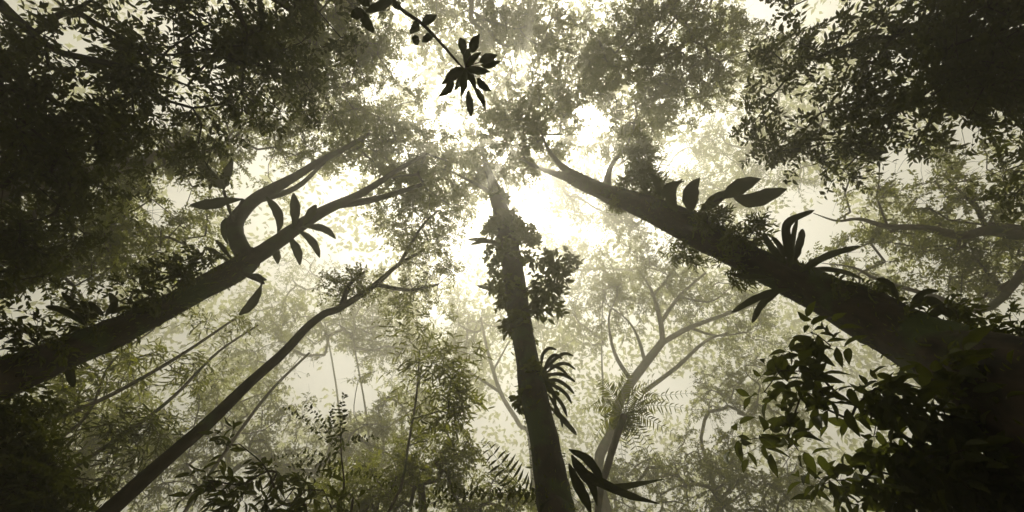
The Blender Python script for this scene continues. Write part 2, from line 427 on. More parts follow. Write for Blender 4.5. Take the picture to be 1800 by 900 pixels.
# ------------------------------------------------------------------ canopy and understorey trees in the mist
def far(base, trunk, limbs, blobs, kw, seed=0):
    FAR = {41: 1.4, 42: 1.25, 43: 1.1, 45: 1.1, 46: 1.1, 47: 1.25, 50: 1.5, 51: 1.4, 52: 1.7, 55: 1.0, 31: 1.7}.get(seed, 2.3)
    sc = lambda line: [(a, b, w, d * FAR) for a, b, w, d in line]
    kw['leaf_len'] = kw.get('leaf_len', .15) * FAR * .8; kw['lv'] = int(kw.get('lv', 11) * 1.5); kw['twig_len'] = .7 * FAR; kw['rt'] = .012 * FAR
    return ((base[0] * FAR, base[1] * FAR), sc(trunk), [sc(l) for l in limbs],
            [(CAM + (np.array(c) - CAM) * FAR, tuple(np.array(r) * FAR), n) for c, r, n in blobs])
def mist_tree(seed, base, trunk, blobs, label, name='forest_tree', r=.2, bark='bark', limbs=(), **kw):
    """base: (x, y); trunk: pixel points (px,py,width,depth) from low to high"""
    base, trunk, limbs, blobs = far(base, trunk, limbs, blobs, kw, seed)
    pts, rad = pix_line(trunk)
    b = np.array([base[0], base[1], -0.15]); mid = b + (pts[0] - b) * [.4, .4, .5]
    rr = max(rad[0], .06)
    root = thing(name, (base[0], base[1], 0), label, 'tree')
    g = Geo(); tube(g, [b, mid] + pts, [rr * 1.5, rr * 1.2] + rad, 10, 5, .05, np.random.default_rng(seed)); g.build('trunk', M[bark], root)
    nodes = densify(pts[max(0, len(pts) // 2 - 1):], rad)
    for lp in limbs:
        lpts, lr = pix_line(lp); g = Geo(); tube(g, lpts, lr, 7, 4, .04); g.build('limb', M[bark], root); nodes += densify(lpts, lr)
    crown(root, nodes, blobs, seed, **kw)
    return root

# forked pale tree right of the centre trunk
mist_tree(31, (4.1, 12.5), [(1055, 860, 18.7, 11.5), (1075, 760, 17.3, 13), (1092, 700, 15.8, 14), (1130, 645, 14.4, 15.2), (1165, 600, 13.0, 16.2)],
    [(P(1150, 480, 19), (2.8, 2.2, 1.5), 40), (P(1300, 560, 18), (2.6, 2.2, 1.5), 34), (P(1090, 540, 19), (2.0, 1.6, 1.2), 22), (P(1230, 500, 20), (2.4, 2, 1.4), 26)],
    'pale forked tree in the mist between centre trunk and right trunk',
    limbs=[[(1110, 670, 9, 14.8), (1080, 620, 6, 15.8), (1070, 560, 4, 17), (1085, 520, 2, 18)], [(1215, 577, 6, 17), (1260, 590, 4, 17.4), (1310, 585, 2, 18)], [(1147, 520, 5, 18), (1180, 480, 3.5, 19), (1200, 440, 2, 20)], [(1135, 640, 7, 15.3), (1120, 590, 5, 16.2), (1100, 560, 3, 17), (1060, 530, 1.5, 18)], [(1195, 522, 4, 18), (1250, 530, 3, 18.5), (1290, 500, 1.5, 19)], [(1165, 600, 10.1, 16.2), (1160, 560, 8.6, 17), (1145, 510, 5.8, 18.2), (1120, 470, 3.6, 19.5)], [(1160, 605, 10.1, 16.1), (1215, 575, 8.6, 17), (1290, 548, 5.8, 18.2), (1340, 530, 3.6, 19)],
           [(1160, 570, 7.2, 16.8), (1195, 520, 5.8, 18), (1240, 480, 3.6, 19.4)], [(1130, 690, 7.9, 14.6), (1190, 645, 7.2, 15.6), (1240, 600, 5.0, 16.6), (1280, 585, 3.6, 17.4)]],
    leaf_len=.16, lv=8)
mist_tree(32, (.6, 15), [(935, 800, 8.6, 12.5), (912, 745, 7.9, 13.2), (880, 690, 7.2, 14.2), (858, 620, 5.8, 15.6), (845, 560, 4.3, 17)],
    [(P(835, 560, 18), (2.4, 2.0, 1.4), 30), (P(800, 620, 16.5), (1.8, 1.5, 1.2), 20)], 'thin forked pale tree just left of the centre trunk',
    limbs=[[(880, 690, 5.8, 14.2), (850, 670, 5.0, 14.6), (800, 640, 3.6, 15.2)], [(868, 650, 4.3, 15), (895, 600, 2.9, 16.2)]], leaf_len=.15, lv=9)

# canopy trees overhead: (seed, base, trunk, blobs, label)
def overhead(seed, base, top, blobs, label, **kw):
    """trunk from outside or the edge of the frame up to a top pixel"""
    blobs = [(P(*c[:3]), c[3], c[4]) for c in blobs]; lims = kw.pop('limbs', ())
    if seed < 60:
        base, tl, lims, blobs = far(base, [(top[0], top[1], 1, top[2])], lims, blobs, kw, seed); top = (top[0], top[1], tl[0][3]); kw['r'] = .16 if seed in (48, 49, 50, 54) else .34
    tp = P(*top); b = np.array([base[0], base[1], -.15])
    root = thing('canopy_tree', (base[0], base[1], 0), label, 'tree')
    rng = np.random.default_rng(seed)
    r0 = kw.pop('r', .2); bark = kw.pop('bark', 'bark')
    m1 = b + (tp - b) * [.15, .15, .45]; m2 = b + (tp - b) * [.5, .5, .8]
    g = Geo(); tube(g, [b, m1, m2, tp], [r0 * 1.3, r0, r0 * .6, r0 * .3], 10, 6, .05, rng); g.build('trunk', M[bark], root)
    nodes = densify([m1 + (m2 - m1) * .5, m2, tp], None, .6)
    for lp in lims:
        lpts, lr = pix_line(lp); lpts[0] = tp; g = Geo(); tube(g, lpts, lr, 8, 5, .06, rng); g.build('limb', M[bark], root); nodes += densify(lpts, None, .4)
    if seed < 60: kw['dens'] = {45: .75, 46: .8, 47: .85, 52: .5, 43: 1.1}.get(seed, 1.25)
    crown(root, nodes, blobs, seed, limb_mat=bark, **kw)
    return root

overhead(41, (-1.5, -9), (830, 20, 16), [(840, 40, 16.5, (3.2, 2.2, 1.6), 60), (980, 60, 17, (2.8, 2.0, 1.5), 44), (900, 110, 18.5, (2.4, 1.8, 1.4), 22)],
    'hazy olive canopy at the top edge above the hanging leaf rosette', leaf_len=.17, lv=11)
overhead(42, (5.5, -7.5), (1180, 20, 15), [(1180, 60, 15, (2.8, 2.3, 1.5), 66), (1100, 110, 16, (2.2, 1.8, 1.4), 30), (1270, 100, 15, (2.2, 1.9, 1.4), 40), (1200, 160, 16, (1.8, 1.5, 1.2), 20)],
    'dense olive canopy at top between the hanging rosette and the right bright gap', leaf_len=.16, lv=12)
overhead(43, (-6.5, -7.5), (560, 30, 13), [(560, 60, 13, (2.2, 2.2, 1.5), 62), (620, 130, 14, (1.7, 1.8, 1.3), 34), (480, 130, 13, (1.8, 1.8, 1.3), 44), (560, 190, 14, (1.7, 1.5, 1.2), 30), (640, 40, 14, (1.6, 1.5, 1.2), 28)],
    'green canopy tree at the top left of centre with small leaves', leaf_len=.14, lv=12)
overhead(44, (11, -1.5), (1400, 230, 17), [(1290, 220, 19, (2.8, 2.2, 1.5), 30), (1380, 290, 17, (2.6, 2.0, 1.5), 38), (1250, 330, 18, (2.0, 1.8, 1.3), 22), (1340, 150, 17, (1.8, 1.8, 1.2), 18)],
    'pale thin canopy crown behind the upper part of the big right trunk', leaf_len=.15, lv=8)
overhead(45, (14.5, 1.0), (1850, 405, 10), [(1560, 340, 12.5, (2.4, 1.8, 1.4), 52), (1700, 340, 11.5, (2.2, 1.7, 1.4), 52), (1620, 420, 12.5, (2.4, 1.6, 1.3), 40), (1740, 470, 11, (2.2, 1.6, 1.4), 48), (1530, 460, 13, (1.8, 1.3, 1.1), 24)],
    'mid green leafy tree along the right edge above the big trunk',
    limbs=[[(1850, 405, 20, 10), (1790, 413, 18, 10.1), (1735, 405, 17, 10.4), (1690, 414, 15, 10.6), (1625, 401, 12, 11), (1560, 398, 9, 11.5), (1510, 385, 6, 12), (1470, 388, 4, 12.6), (1430, 375, 1.5, 13.2)], [(1850, 405, 14, 10), (1740, 540, 12, 10), (1640, 520, 9, 10.6), (1540, 490, 6, 11.5), (1500, 470, 3.5, 11.8), (1440, 462, 1, 12.2)], [(1690, 411, 10, 10.6), (1730, 395, 10, 10.6), (1790, 400, 8, 10.4)]],
    leaf_len=.15, lv=11)
overhead(46, (-11, 3.5), (180, 420, 11), [(230, 400, 11.5, (2.0, 1.5, 1.3), 48), (120, 440, 10, (1.9, 1.5, 1.3), 52), (60, 350, 9.5, (1.8, 1.5, 1.3), 56), (340, 410, 13, (1.6, 1.3, 1.1), 26), (180, 500, 10.5, (1.5, 1.1, 1.0), 28)],
    'leafy tree along the left edge above the forked trunk', leaf_len=.14, lv=12)
overhead(47, (-9, 1), (330, 250, 12), [(330, 240, 12.5, (2.2, 1.8, 1.4), 52), (430, 260, 13.5, (2.0, 1.6, 1.3), 36), (250, 300, 11.5, (1.8, 1.5, 1.3), 44), (520, 240, 15, (1.6, 1.4, 1.2), 22)],
    'broken canopy crown above and left of the forked limbs', leaf_len=.14, lv=11)
overhead(48, (3.2, 14), (1060, 470, 19), [(1060, 470, 19.5, (2.4, 2.2, 1.5), 36), (1010, 560, 18, (1.8, 1.6, 1.3), 26), (985, 420, 20, (1.8, 1.6, 1.2), 18)],
    'pale yellowish crown behind the ferns right of the centre trunk', leaf_len=.16, lv=8)
overhead(49, (-3.5, 14), (620, 590, 16), [(610, 590, 16.5, (2.2, 1.6, 1.2), 36), (700, 600, 17, (2.0, 1.6, 1.3), 32), (480, 590, 15, (2.2, 1.6, 1.3), 30)],
    'pale olive crown behind the upper sapling stem', leaf_len=.15, lv=8)
overhead(50, (-8.5, 15.5), (400, 760, 17), [(440, 720, 16, (2.4, 1.8, 1.6), 34), (520, 830, 16, (2.6, 2, 1.8), 50), (680, 800, 17, (2.6, 2, 1.8), 56), (700, 700, 17, (2.0, 1.6, 1.5), 26), (330, 800, 14, (2.2, 1.8, 1.6), 44)],
    'pale misty tree standing at the bottom left of the centre trunk', leaf_len=.16, lv=9)
overhead(51, (7.5, 15), (1240, 800, 16), [(1200, 850, 15, (2.6, 2.0, 1.8), 56), (1320, 850, 13, (2.0, 1.6, 1.5), 54), (1250, 690, 18, (2.0, 1.8, 1.5), 22), (1340, 680, 17, (2.0, 1.8, 1.5), 26), (1040, 870, 15, (1.8, 1.4, 1.2), 26)],
    'misty small leaved tree at the bottom edge left of the broad leaved shrub', leaf_len=.14, lv=11)
overhead(52, (-9.5, 9.5), (160, 700, 12), [(130, 740, 10, (2.0, 1.6, 1.4), 46), (260, 700, 12, (2.0, 1.6, 1.4), 32), (60, 840, 9, (1.8, 1.5, 1.3), 52), (200, 830, 10, (1.6, 1.4, 1.2), 36)],
    'dim misty tree under the forked trunk in the lower left corner', leaf_len=.15, lv=10)

overhead(53, (2.5, -11), (900, 130, 20), [(700, 170, 20, (1.6, 1.3, 1), 20), (840, 210, 20, (1.8, 1.4, 1), 22), (1000, 230, 20, (1.9, 1.5, 1), 30), (1060, 360, 20, (2.2, 1.5, 1), 46), (990, 330, 19, (1.5, 1.1, 1), 30), (1110, 390, 18, (1.4, 1.0, .9), 22), (930, 310, 20, (1.6, 1.3, 1), 18), (1180, 300, 19, (1.8, 1.3, 1), 20), (780, 120, 20, (1.6, 1.2, 1), 14)],
    'thin uppermost foliage speckling the bright middle of the sky', leaf_len=.115, lv=9, cull=False, droop=.1)
overhead(54, (-5, 17), (560, 500, 18), [(550, 480, 18, (2.0, 1.4, 1), 12), (460, 540, 17, (1.6, 1.2, 1), 10), (660, 540, 18, (1.6, 1.2, 1), 10)],
    'faint thin crown in front of the bright gap under the forked limbs', leaf_len=.13, lv=8, cull=False)

overhead(55, (-1.6, 13.5), (740, 850, 12), [(760, 830, 12, (1.3, 1.0, 1.0), 26), (670, 860, 11.5, (1.2, .9, .9), 26), (860, 880, 11.5, (1.1, .8, .8), 24), (800, 770, 12.5, (.9, .7, .8), 12), (600, 890, 11, (.9, .7, .7), 14)],
    'dim olive low tree at the bottom edge between shrubs and centre trunk', leaf_len=.15, lv=10)

# near dark canopy, behind and beside the camera
overhead(61, (-6.6, -3.6), (60, 60, 6.0), [(250, 110, 6.4, (1.56, 1.56, 1.35), 62), (120, 190, 6.2, (1.56, 1.56, 1.35), 64), (330, 170, 6.8, (1.43, 1.30, 1.20), 46), (60, 60, 6, (1.56, 1.56, 1.35), 46), (210, 250, 7, (1.56, 1.30, 1.35), 44), (60, 290, 6.5, (1.43, 1.17, 1.35), 40)],
    'near dark leafy tree filling the upper left corner',
    limbs=[[(60, 60, 12, 6), (100, 90, 11, 6), (160, 104, 10, 6), (265, 128, 6, 6.4), (330, 150, 3, 6.8)], [(60, 60, 10, 6), (120, 20, 10, 6), (180, 48, 9, 6.2), (270, 100, 6, 6.6)], [(60, 60, 10, 6), (0, 140, 9, 5.8), (30, 230, 7, 6), (60, 290, 4, 6.5)]],
    leaf_len=.12, lv=11, twig_len=.5, mat='leaf_dark', bark='bark_dark', leaf_kind=T_MID, dens=.38, rt=.009, hole_k=.45)
overhead(62, (-3.2, -4.6), (400, -10, 6.0), [(450, 40, 7, (1.2, .9, .8), 80), (350, 60, 6.4, (1.0, .8, .7), 40), (460, 140, 7.4, (1.0, .8, .7), 40), (590, 15, 7.5, (.9, .6, .6), 40)],
    'near dark foliage along the top edge left of the hanging rosette',
    limbs=[[(400, -10, 9, 6), (432, 60, 7, 6.4), (424, 165, 4, 7)]],
    leaf_len=.12, lv=10, twig_len=.5, mat='leaf_dark', bark='bark_dark', leaf_kind=T_MID, dens=.38, rt=.009, hole_k=.45)
overhead(63, (7.5, -4.2), (1640, 60, 6.5), [(1500, 120, 7.5, (1.69, 1.56, 1.50), 60), (1650, 90, 6.5, (1.56, 1.43, 1.35), 64), (1440, 200, 8, (1.30, 1.30, 1.20), 34), (1600, 210, 7.2, (1.69, 1.17, 1.35), 54), (1740, 190, 6.2, (1.43, 1.17, 1.35), 54), (1790, 310, 6.2, (.9, .5, .8), 34), (1780, 110, 5.6, (.8, .7, .8), 60), (1690, 20, 6, (.8, .6, .8), 40), (1480, 40, 7.2, (1.30, 1.17, 1.20), 36), (1770, 40, 5.8, (1.30, 1.30, 1.35), 50), (1420, 280, 8.4, (1.04, 0.78, 0.90), 16)],
    'near dark leafy tree filling the upper right corner', leaf_len=.13, lv=11, twig_len=.55, mat='leaf_dark', bark='bark_dark', leaf_kind=T_MID, dens=.38, rt=.010, hole_k=.45)

overhead(64, (-7.2, 1.2), (-60, 380, 6.0), [(10, 330, 6, (.9, .9, .8), 46), (-10, 470, 5.8, (.7, .7, .8), 40), (90, 420, 6.6, (.7, .5, .6), 20), (60, 240, 6.3, (.9, .7, .7), 34)],  # near leaves put in to keep the left edge dark
    'dark foliage added to darken the left edge between corner tree and forked trunk', leaf_len=.11, lv=11, twig_len=.5, mat='leaf_dark', bark='bark_dark', leaf_kind=T_MID, dens=.6, rt=.009, hole_k=.45)
overhead(65, (-5.6, 4.0), (-60, 880, 4.6), [(10, 860, 4.6, (.5, .45, .4), 36), (70, 890, 4.6, (.4, .4, .3), 22), (-10, 770, 4.8, (.4, .4, .4), 26), (60, 820, 4.9, (.3, .3, .3), 10), (30, 720, 5.2, (.35, .3, .3), 10)],  # dense near leaves added so the lower left corner turns nearly black
    'dark understorey foliage added to darken the lower left corner', leaf_len=.10, lv=8, twig_len=.3, mat='leaf_dark', bark='bark_dark', leaf_kind=T_MID, dens=1, rt=.006, r=.05, cull=False)

# ------------------------------------------------------------------ plants growing on and between the trunks
def blade(root, pts, width, profile='strap', mat='leaf_strap', name='leaf', seed=0, roll=None, label=None):
    """one leaf: world points along its midrib, width in metres; folded along the midrib"""
    rng = np.random.default_rng(seed)
    p = catmull(np.array(pts), 7); n = len(p); t = unit(np.gradient(p, axis=0))
    vw = unit(CAM - p); sd = unit(np.cross(t, vw)); nm = unit(np.cross(sd, t))
    a = rng.uniform(-.6, .6) if roll is None else roll
    tw = np.linspace(a - .15, a + .25, n)[:, None]
    sd2 = sd * np.cos(tw) + nm * np.sin(tw); nm2 = -sd * np.sin(tw) + nm * np.cos(tw)
    x = np.linspace(0, 1, n)
    if profile == 'strap': w = np.minimum(1, x / .35 + .25) * np.sqrt(np.clip(1 - np.clip((x - .55) / .45, 0, 1) ** 2, 0, 1))
    elif profile == 'paddle': w = .12 + .88 * np.sin(math.pi * np.clip(x, 0, 1) ** 1.35) ** .8
    else: w = np.sin(math.pi * np.clip(x * .97 + .02, 0, 1) ** .85) ** .9
    w = np.maximum(w, .02) * width / 2 / max(.5, math.cos(a))
    w = w * (1 + .05 * np.sin(x * 23 + a * 9))
    k = np.array([-1, -.5, 0, .5, 1.0]); lift = np.array([.35, .12, 0, .12, .35])
    v = p[:, None] + sd2[:, None] * (k[None, :, None] * w[:, None, None]) + nm2[:, None] * (lift[None, :, None] * w[:, None, None])
    v = np.concatenate([v, v - nm2[:, None] * .004], 0)            # upper and lower skin
    i = np.arange(n - 1)[:, None] * 5; j = np.arange(4)[None]
    q = np.stack([i + j, i + j + 1, i + 6 + j, i + 5 + j], -1).reshape(-1, 4)
    g = Geo(); g.add(v, np.concatenate([q, q[:, ::-1] + n * 5]), np.full(len(v.reshape(-1, 3)), rng.random()))
    o = g.build(name, M[mat], root)
    return o

def blade_plant(name, label, cat, depth, blades, profile='strap', mat='leaf_strap', seed=0, group=None, spread=.35, stalks=(), base=None):
    """blades: (pixel polyline, width px)"""
    rng = np.random.default_rng(seed); depth = ST(depth)
    b = base or blades[0][0][0]; loc = P(b[0], b[1], depth)
    root = thing(name, loc, label, cat, group)
    for k, (px, w) in enumerate(blades):
        tilt = rng.uniform(-1, 1) * spread; L = np.linspace(0, 1, len(px))
        ln = np.hypot(px[-1][0] - px[0][0], px[-1][1] - px[0][1]) * depth / FPX
        pts = [P(x, y, depth - .03 * depth + tilt * ln * l) for (x, y), l in zip(px, L)]
        blade(root, pts, w * depth / FPX, profile, mat, seed=seed * 100 + k)
    for px, w in stalks:
        pts = [P(x, y, depth - .02 * depth) for x, y in px]
        g = Geo(); tube(g, pts, [w * depth / FPX / 2] * len(pts), 6, 4); g.build('stalk', M['twig'], root)
    return root

def frond(g, pts, n, leaf, w, seed, fwd=.35, taper=True, nrm=None, r=.006):
    """a feathered frond: a rachis with paired leaflets"""
    rng = np.random.default_rng(seed)
    p = catmull(np.array(pts), 8); tube(g, p, np.linspace(r, r * .3, len(p)), 4)
    s = np.linspace(.06, .99, n) * (len(p) - 1); i = np.clip(s.astype(int), 0, len(p) - 2); f = (s - i)[:, None]
    O = p[i] * (1 - f) + p[i + 1] * f; t = unit(p[i + 1] - p[i])
    vw = unit(CAM - O) if nrm is None else np.broadcast_to(unit(np.array(nrm, float)), O.shape)
    sd = unit(np.cross(t, vw)); nm = unit(np.cross(sd, t)); x = np.linspace(0, 1, n)
    L = leaf * (np.sin(math.pi * (x * .86 + .12)) ** .7 if taper else (1 - .35 * x))
    for sg in (-1, 1):
        D = unit(sd * sg + t * fwd + nm * rng.normal(-.15, .18, (n, 1)) + rng.normal(0, .09, (n, 3)))
        if not taper: D = unit(D + rng.normal(0, .28, (n, 3)))
        kp = rng.random(n) > (.04 if taper else .18); O2 = O + t * rng.normal(0, .012, (n, 1)) * (0 if taper else 1)
        leaves(g, O2[kp], D[kp], (nm + rng.normal(0, .25 if taper else .5, (n, 3)))[kp], (L * rng.uniform(.85, 1.1, n) if taper else L * rng.uniform(.55, 1.2, n))[kp], (w * np.clip(L / leaf, .4, 1))[kp], T_FULL, rng)

# --- on the forked left trunk
blade_plant('epiphyte', 'small group of dark paddle leaves left of the bowed limb of the forked tree', 'epiphyte', 9.6,
    [([(395, 333), (383, 322), (362, 296), (338, 264)], 17), ([(393, 335), (395, 322), (402, 302), (409, 281)], 15), ([(428, 350), (400, 354), (370, 360), (334, 361)], 17),
     ([(402, 432), (394, 415), (393, 395), (398, 383)], 9)], 'paddle', seed=1, stalks=[([(412, 392), (402, 365), (393, 335)], 5), ([(412, 392), (420, 365), (428, 350)], 5)], base=(412, 392))
blade_plant('epiphyte', 'fan of long dark paddle leaves on the inner limb of the forked tree', 'epiphyte', 9.9,
    [([(488, 412), (492, 390), (486, 368), (468, 346)], 15), ([(516, 402), (520, 380), (521, 360), (516, 339)], 17), ([(532, 396), (540, 384), (548, 372), (556, 360)], 14),
     ([(530, 398), (552, 399), (572, 405), (590, 420)], 13), ([(520, 404), (538, 414), (552, 430), (562, 453)], 13), ([(505, 412), (515, 428), (522, 445), (527, 466)], 15),
     ([(480, 422), (482, 436), (485, 450), (488, 464)], 13)], 'paddle', seed=2, base=(515, 402))
blade_plant('epiphyte', 'single long leaf hanging from a bent stalk under the fork of the left tree', 'epiphyte', 8.9,
    [([(460, 500), (452, 518), (438, 538), (420, 554)], 15), ([(410, 463), (390, 452), (374, 441), (358, 434)], 8), ([(408, 458), (398, 444), (390, 432), (378, 422)], 8),
     ([(440, 482), (452, 484), (460, 490), (469, 492)], 9)], 'paddle', seed=3, stalks=[([(405, 466), (430, 482), (458, 494), (462, 500)], 7)], base=(405, 466))
blade_plant('epiphyte', 'spiky short leaved plant on the upper edge of the left trunk', 'epiphyte', 5.9,
    [([(150, 572), (128, 556), (104, 544), (80, 538)], 10), ([(150, 570), (140, 550), (125, 530), (108, 513)], 10), ([(152, 568), (150, 555), (147, 542), (143, 528)], 9),
     ([(185, 556), (196, 542), (200, 530), (192, 514)], 10), ([(182, 556), (172, 546), (164, 538), (156, 530)], 8), ([(196, 552), (208, 545), (220, 542), (232, 546)], 8),
     ([(126, 610), (124, 628), (124, 655), (130, 682)], 12)], seed=4, base=(160, 575))
vine = thing('climbing_vine', PS(240, 545, 6.7), 'small leaved creeper bristling along the top of the left trunk', 'creeper')
crown(vine, densify([PS(90, 605, 5.4), PS(200, 556, 6.3), PS(330, 494, 7.6)], None, .3), [(PS(150, 572, 5.8), (.5, .2, .15), 5), (PS(250, 520, 6.7), (.5, .25, .2), 9), (PS(310, 480, 7.3), (.4, .22, .2), 11), (PS(350, 452, 7.7), (.25, .2, .2), 5), (PS(60, 595, 5), (.4, .2, .2), 7)],
      71, leaf_len=.11, lv=7, tw=5, twig_len=.28, mat='leaf_dark', leaf_kind=T_MID, rt=.005, limb_mat='twig', cull=False, dens=1, name='foliage', limbs_name='stem')

# --- on the centre trunk
vine = thing('climbing_vine', PS(895, 430, 13.3), 'leafy climber and moss wrapped round the upper centre trunk', 'creeper')
crown(vine, densify([PS(940, 700, 7.7), PS(920, 600, 9.4), PS(905, 520, 11.2), PS(895, 430, 13.3), PS(880, 370, 15.3), PS(868, 330, 16.8)], None, .3),
      [(PS(893, 395, 14.3), (.8, .7, 1.4), 30), (PS(918, 415, 13.4), (.6, .45, .9), 14), (PS(876, 405, 14.2), (.5, .4, .9), 11), (PS(888, 450, 12.8), (.7, .5, 1.2), 22), (PS(880, 350, 16), (.6, .5, 1.3), 16), (PS(893, 510, 11.6), (.5, .4, 1.2), 12), (PS(912, 580, 9.8), (.4, .35, .8), 8), (PS(935, 680, 8), (.32, .3, .6), 8)],
      72, leaf_len=.17, leaf_w=.6, lv=8, tw=6, twig_len=.3, mat='leaf_moss', leaf_kind=T_MID, rt=.006, limb_mat='twig', cull=False, dens=1, name='foliage', limbs_name='stem')
vine = thing('climbing_vine', PS(930, 545, 10.4), 'bush of broad glossy leaves sprouting right of the centre trunk', 'creeper')
crown(vine, densify([PS(920, 560, 10.3), PS(925, 510, 11), PS(945, 470, 11.2)], None, .3),
      [(PS(972, 490, 10.8), (.6, .45, .35), 11), (PS(955, 528, 10.5), (.5, .4, .3), 9), (PS(990, 462, 11), (.45, .35, .25), 5), (PS(950, 455, 11.3), (.4, .3, .25), 5)],
      73, leaf_len=.26, leaf_w=.40, lv=4, tw=4, twig_len=.38, mat='leaf_dark', leaf_kind=T_FULL, rt=.006, limb_mat='twig', cull=False, dens=1, name='foliage', limbs_name='stem')
blade_plant('epiphyte', 'thin curved leaf and twig jutting left from the upper centre trunk', 'epiphyte', 13,
    [([(885, 440), (868, 426), (850, 424), (826, 430)], 8), ([(862, 424), (850, 420), (836, 420), (822, 421)], 7), ([(888, 503), (872, 506), (855, 506), (838, 502)], 7)], seed=5, base=(890, 440))
blade_plant('bromeliad', 'tuft of drooping strap leaves on the right side of the centre trunk', 'bromeliad', 7.6,
    [([(954, 657), (963, 635), (975, 624), (989, 631)], 6), ([(958, 657), (979, 642), (996, 640), (1012, 650)], 6), ([(958, 661), (979, 657), (996, 661), (1012, 672)], 6),
     ([(958, 668), (979, 668), (997, 679), (1010, 693)], 6), ([(960, 674), (979, 680), (996, 694), (1005, 710)], 6), ([(960, 683), (977, 696), (990, 714), (997, 733)], 6),
     ([(963, 692), (975, 712), (985, 733), (989, 752)], 6), ([(965, 714), (984, 731), (1000, 749), (1014, 765)], 9), ([(957, 652), (967, 643), (985, 648), (999, 661)], 6),
     ([(952, 643), (954, 624), (965, 613), (979, 615)], 6), ([(957, 665), (971, 687), (975, 707), (977, 726)], 6), ([(958, 652), (974, 633), (992, 622), (1009, 626)], 6)], seed=6, base=(950, 665))
blade_plant('epiphyte', 'pair of broad dark leaves spreading right from the foot of the centre trunk', 'epiphyte', 4.7,
    [([(1010, 812), (1040, 838), (1100, 868), (1160, 886)], 15), ([(1040, 850), (1080, 858), (1120, 852), (1168, 842)], 11), ([(1005, 800), (1020, 822), (1040, 850), (1050, 890)], 18), ([(1000, 815), (1015, 850), (1030, 880), (1040, 905)], 18), ([(1000, 790), (1030, 805), (1050, 830), (1062, 856)], 15)], 'leaf', mat='leaf_dark', seed=7, base=(995, 800))
fern = thing('fern', PS(925, 860, 5.4), 'feathery fern frond arching left of the lower centre trunk', 'fern')
for k, pl in enumerate([[(955, 880, 5.2), (915, 855, 5.2), (880, 815, 5.3), (848, 772, 5.5)]]):
    g = Geo(); frond(g, [PS(*a) for a in pl], 15, .23, .036, 300 + k, fwd=.15); g.build('frond', M['leaf_dark'], fern)
sprig = thing('leafy_branch', PS(945, 868, 5.1), 'level small leaved branch reaching left from the foot of the centre trunk', 'branch')
g = Geo(); frond(g, [PS(950, 865, 5.0), PS(880, 866, 4.9), PS(800, 874, 4.8), PS(725, 892, 4.7)], 26, .10, .05, 310, taper=False); g.build('twig', M['leaf_dark'], sprig)
g = Geo(); frond(g, [PS(850, 868, 4.9), PS(800, 858, 4.9), PS(760, 862, 4.8)], 12, .09, .045, 311, taper=False); g.build('twig', M['leaf_dark'], sprig)

# --- on the big right trunk
blade_plant('strap_fern', 'rosette of upright and arching strap leaves halfway along the right trunk', 'fern', 6.1,
    [([(1390, 470), (1384, 430), (1385, 392), (1432, 369)], 13), ([(1396, 462), (1401, 440), (1407, 420), (1411, 402)], 11), ([(1376, 460), (1362, 440), (1351, 424), (1343, 408)], 11),
     ([(1405, 478), (1430, 462), (1465, 446), (1514, 432)], 12), ([(1400, 485), (1440, 474), (1480, 478), (1520, 492)], 9), ([(1380, 465), (1374, 445), (1368, 430), (1355, 415)], 8),
     ([(1388, 508), (1350, 516), (1318, 530), (1286, 549)], 12), ([(1372, 512), (1348, 526), (1333, 543), (1322, 568)], 11), ([(1360, 490), (1330, 486), (1305, 486), (1280, 480)], 8),
     ([(1392, 465), (1392, 440), (1396, 410), (1402, 385)], 8)], seed=8, base=(1388, 488))
blade_plant('strap_fern', 'few short drooping strap leaves on the lower right trunk near the frame edge', 'fern', 4.5,
    [([(1690, 560), (1660, 545), (1630, 530), (1602, 540)], 16), ([(1680, 565), (1660, 545), (1645, 548), (1628, 560)], 14), ([(1700, 575), (1692, 550), (1672, 540), (1645, 545)], 14),
     ([(1580, 530), (1570, 510), (1560, 496), (1540, 490)], 9), ([(1600, 540), (1612, 522), (1630, 512), (1650, 512)], 9)], seed=9, base=(1660, 590))
blade_plant('broad_leaved_climber', 'row of broad oval leaves above the middle of the right trunk', 'climber', 8.4,
    [([(1190, 372), (1180, 352), (1182, 332), (1200, 314)], 18), ([(1215, 372), (1214, 350), (1218, 330), (1230, 312)], 26), ([(1232, 370), (1248, 358), (1264, 346), (1282, 333)], 20),
     ([(1270, 348), (1290, 332), (1312, 322), (1338, 314)], 26), ([(1290, 345), (1320, 348), (1350, 342), (1384, 332)], 27), ([(1165, 350), (1168, 338), (1178, 325), (1205, 318)], 12),
     ([(1160, 345), (1155, 325), (1150, 312), (1140, 305)], 12)], 'leaf', seed=10, base=(1225, 385),
    stalks=[([(1225, 390), (1215, 375), (1190, 372)], 4), ([(1225, 390), (1232, 370), (1270, 348), (1290, 345)], 4)])
tuft = thing('hanging_moss', PS(1120, 345, 10.2), 'upright shaggy tuft of moss and ferns on the upper right trunk', 'moss')
crown(tuft, densify([PS(1130, 352, 10), PS(1122, 300, 10.6), PS(1118, 250, 11.2)], None, .2), [(PS(1122, 280, 10.8), (.32, .3, .5), 14), (PS(1118, 318, 10.4), (.5, .35, .25), 12), (PS(1115, 248, 11.1), (.22, .22, .35), 6), (PS(1150, 325, 10), (.3, .25, .2), 5)],
      74, leaf_len=.24, leaf_w=.16, lv=8, tw=6, twig_len=.36, mat='leaf_moss', leaf_kind=T_MID, rt=.006, limb_mat='twig', cull=False, dens=1, name='foliage', limbs_name='stem')
tuft = thing('hanging_moss', PS(1190, 410, 8.8), 'thin fringe of moss and small ferns along the right trunk edges', 'moss')
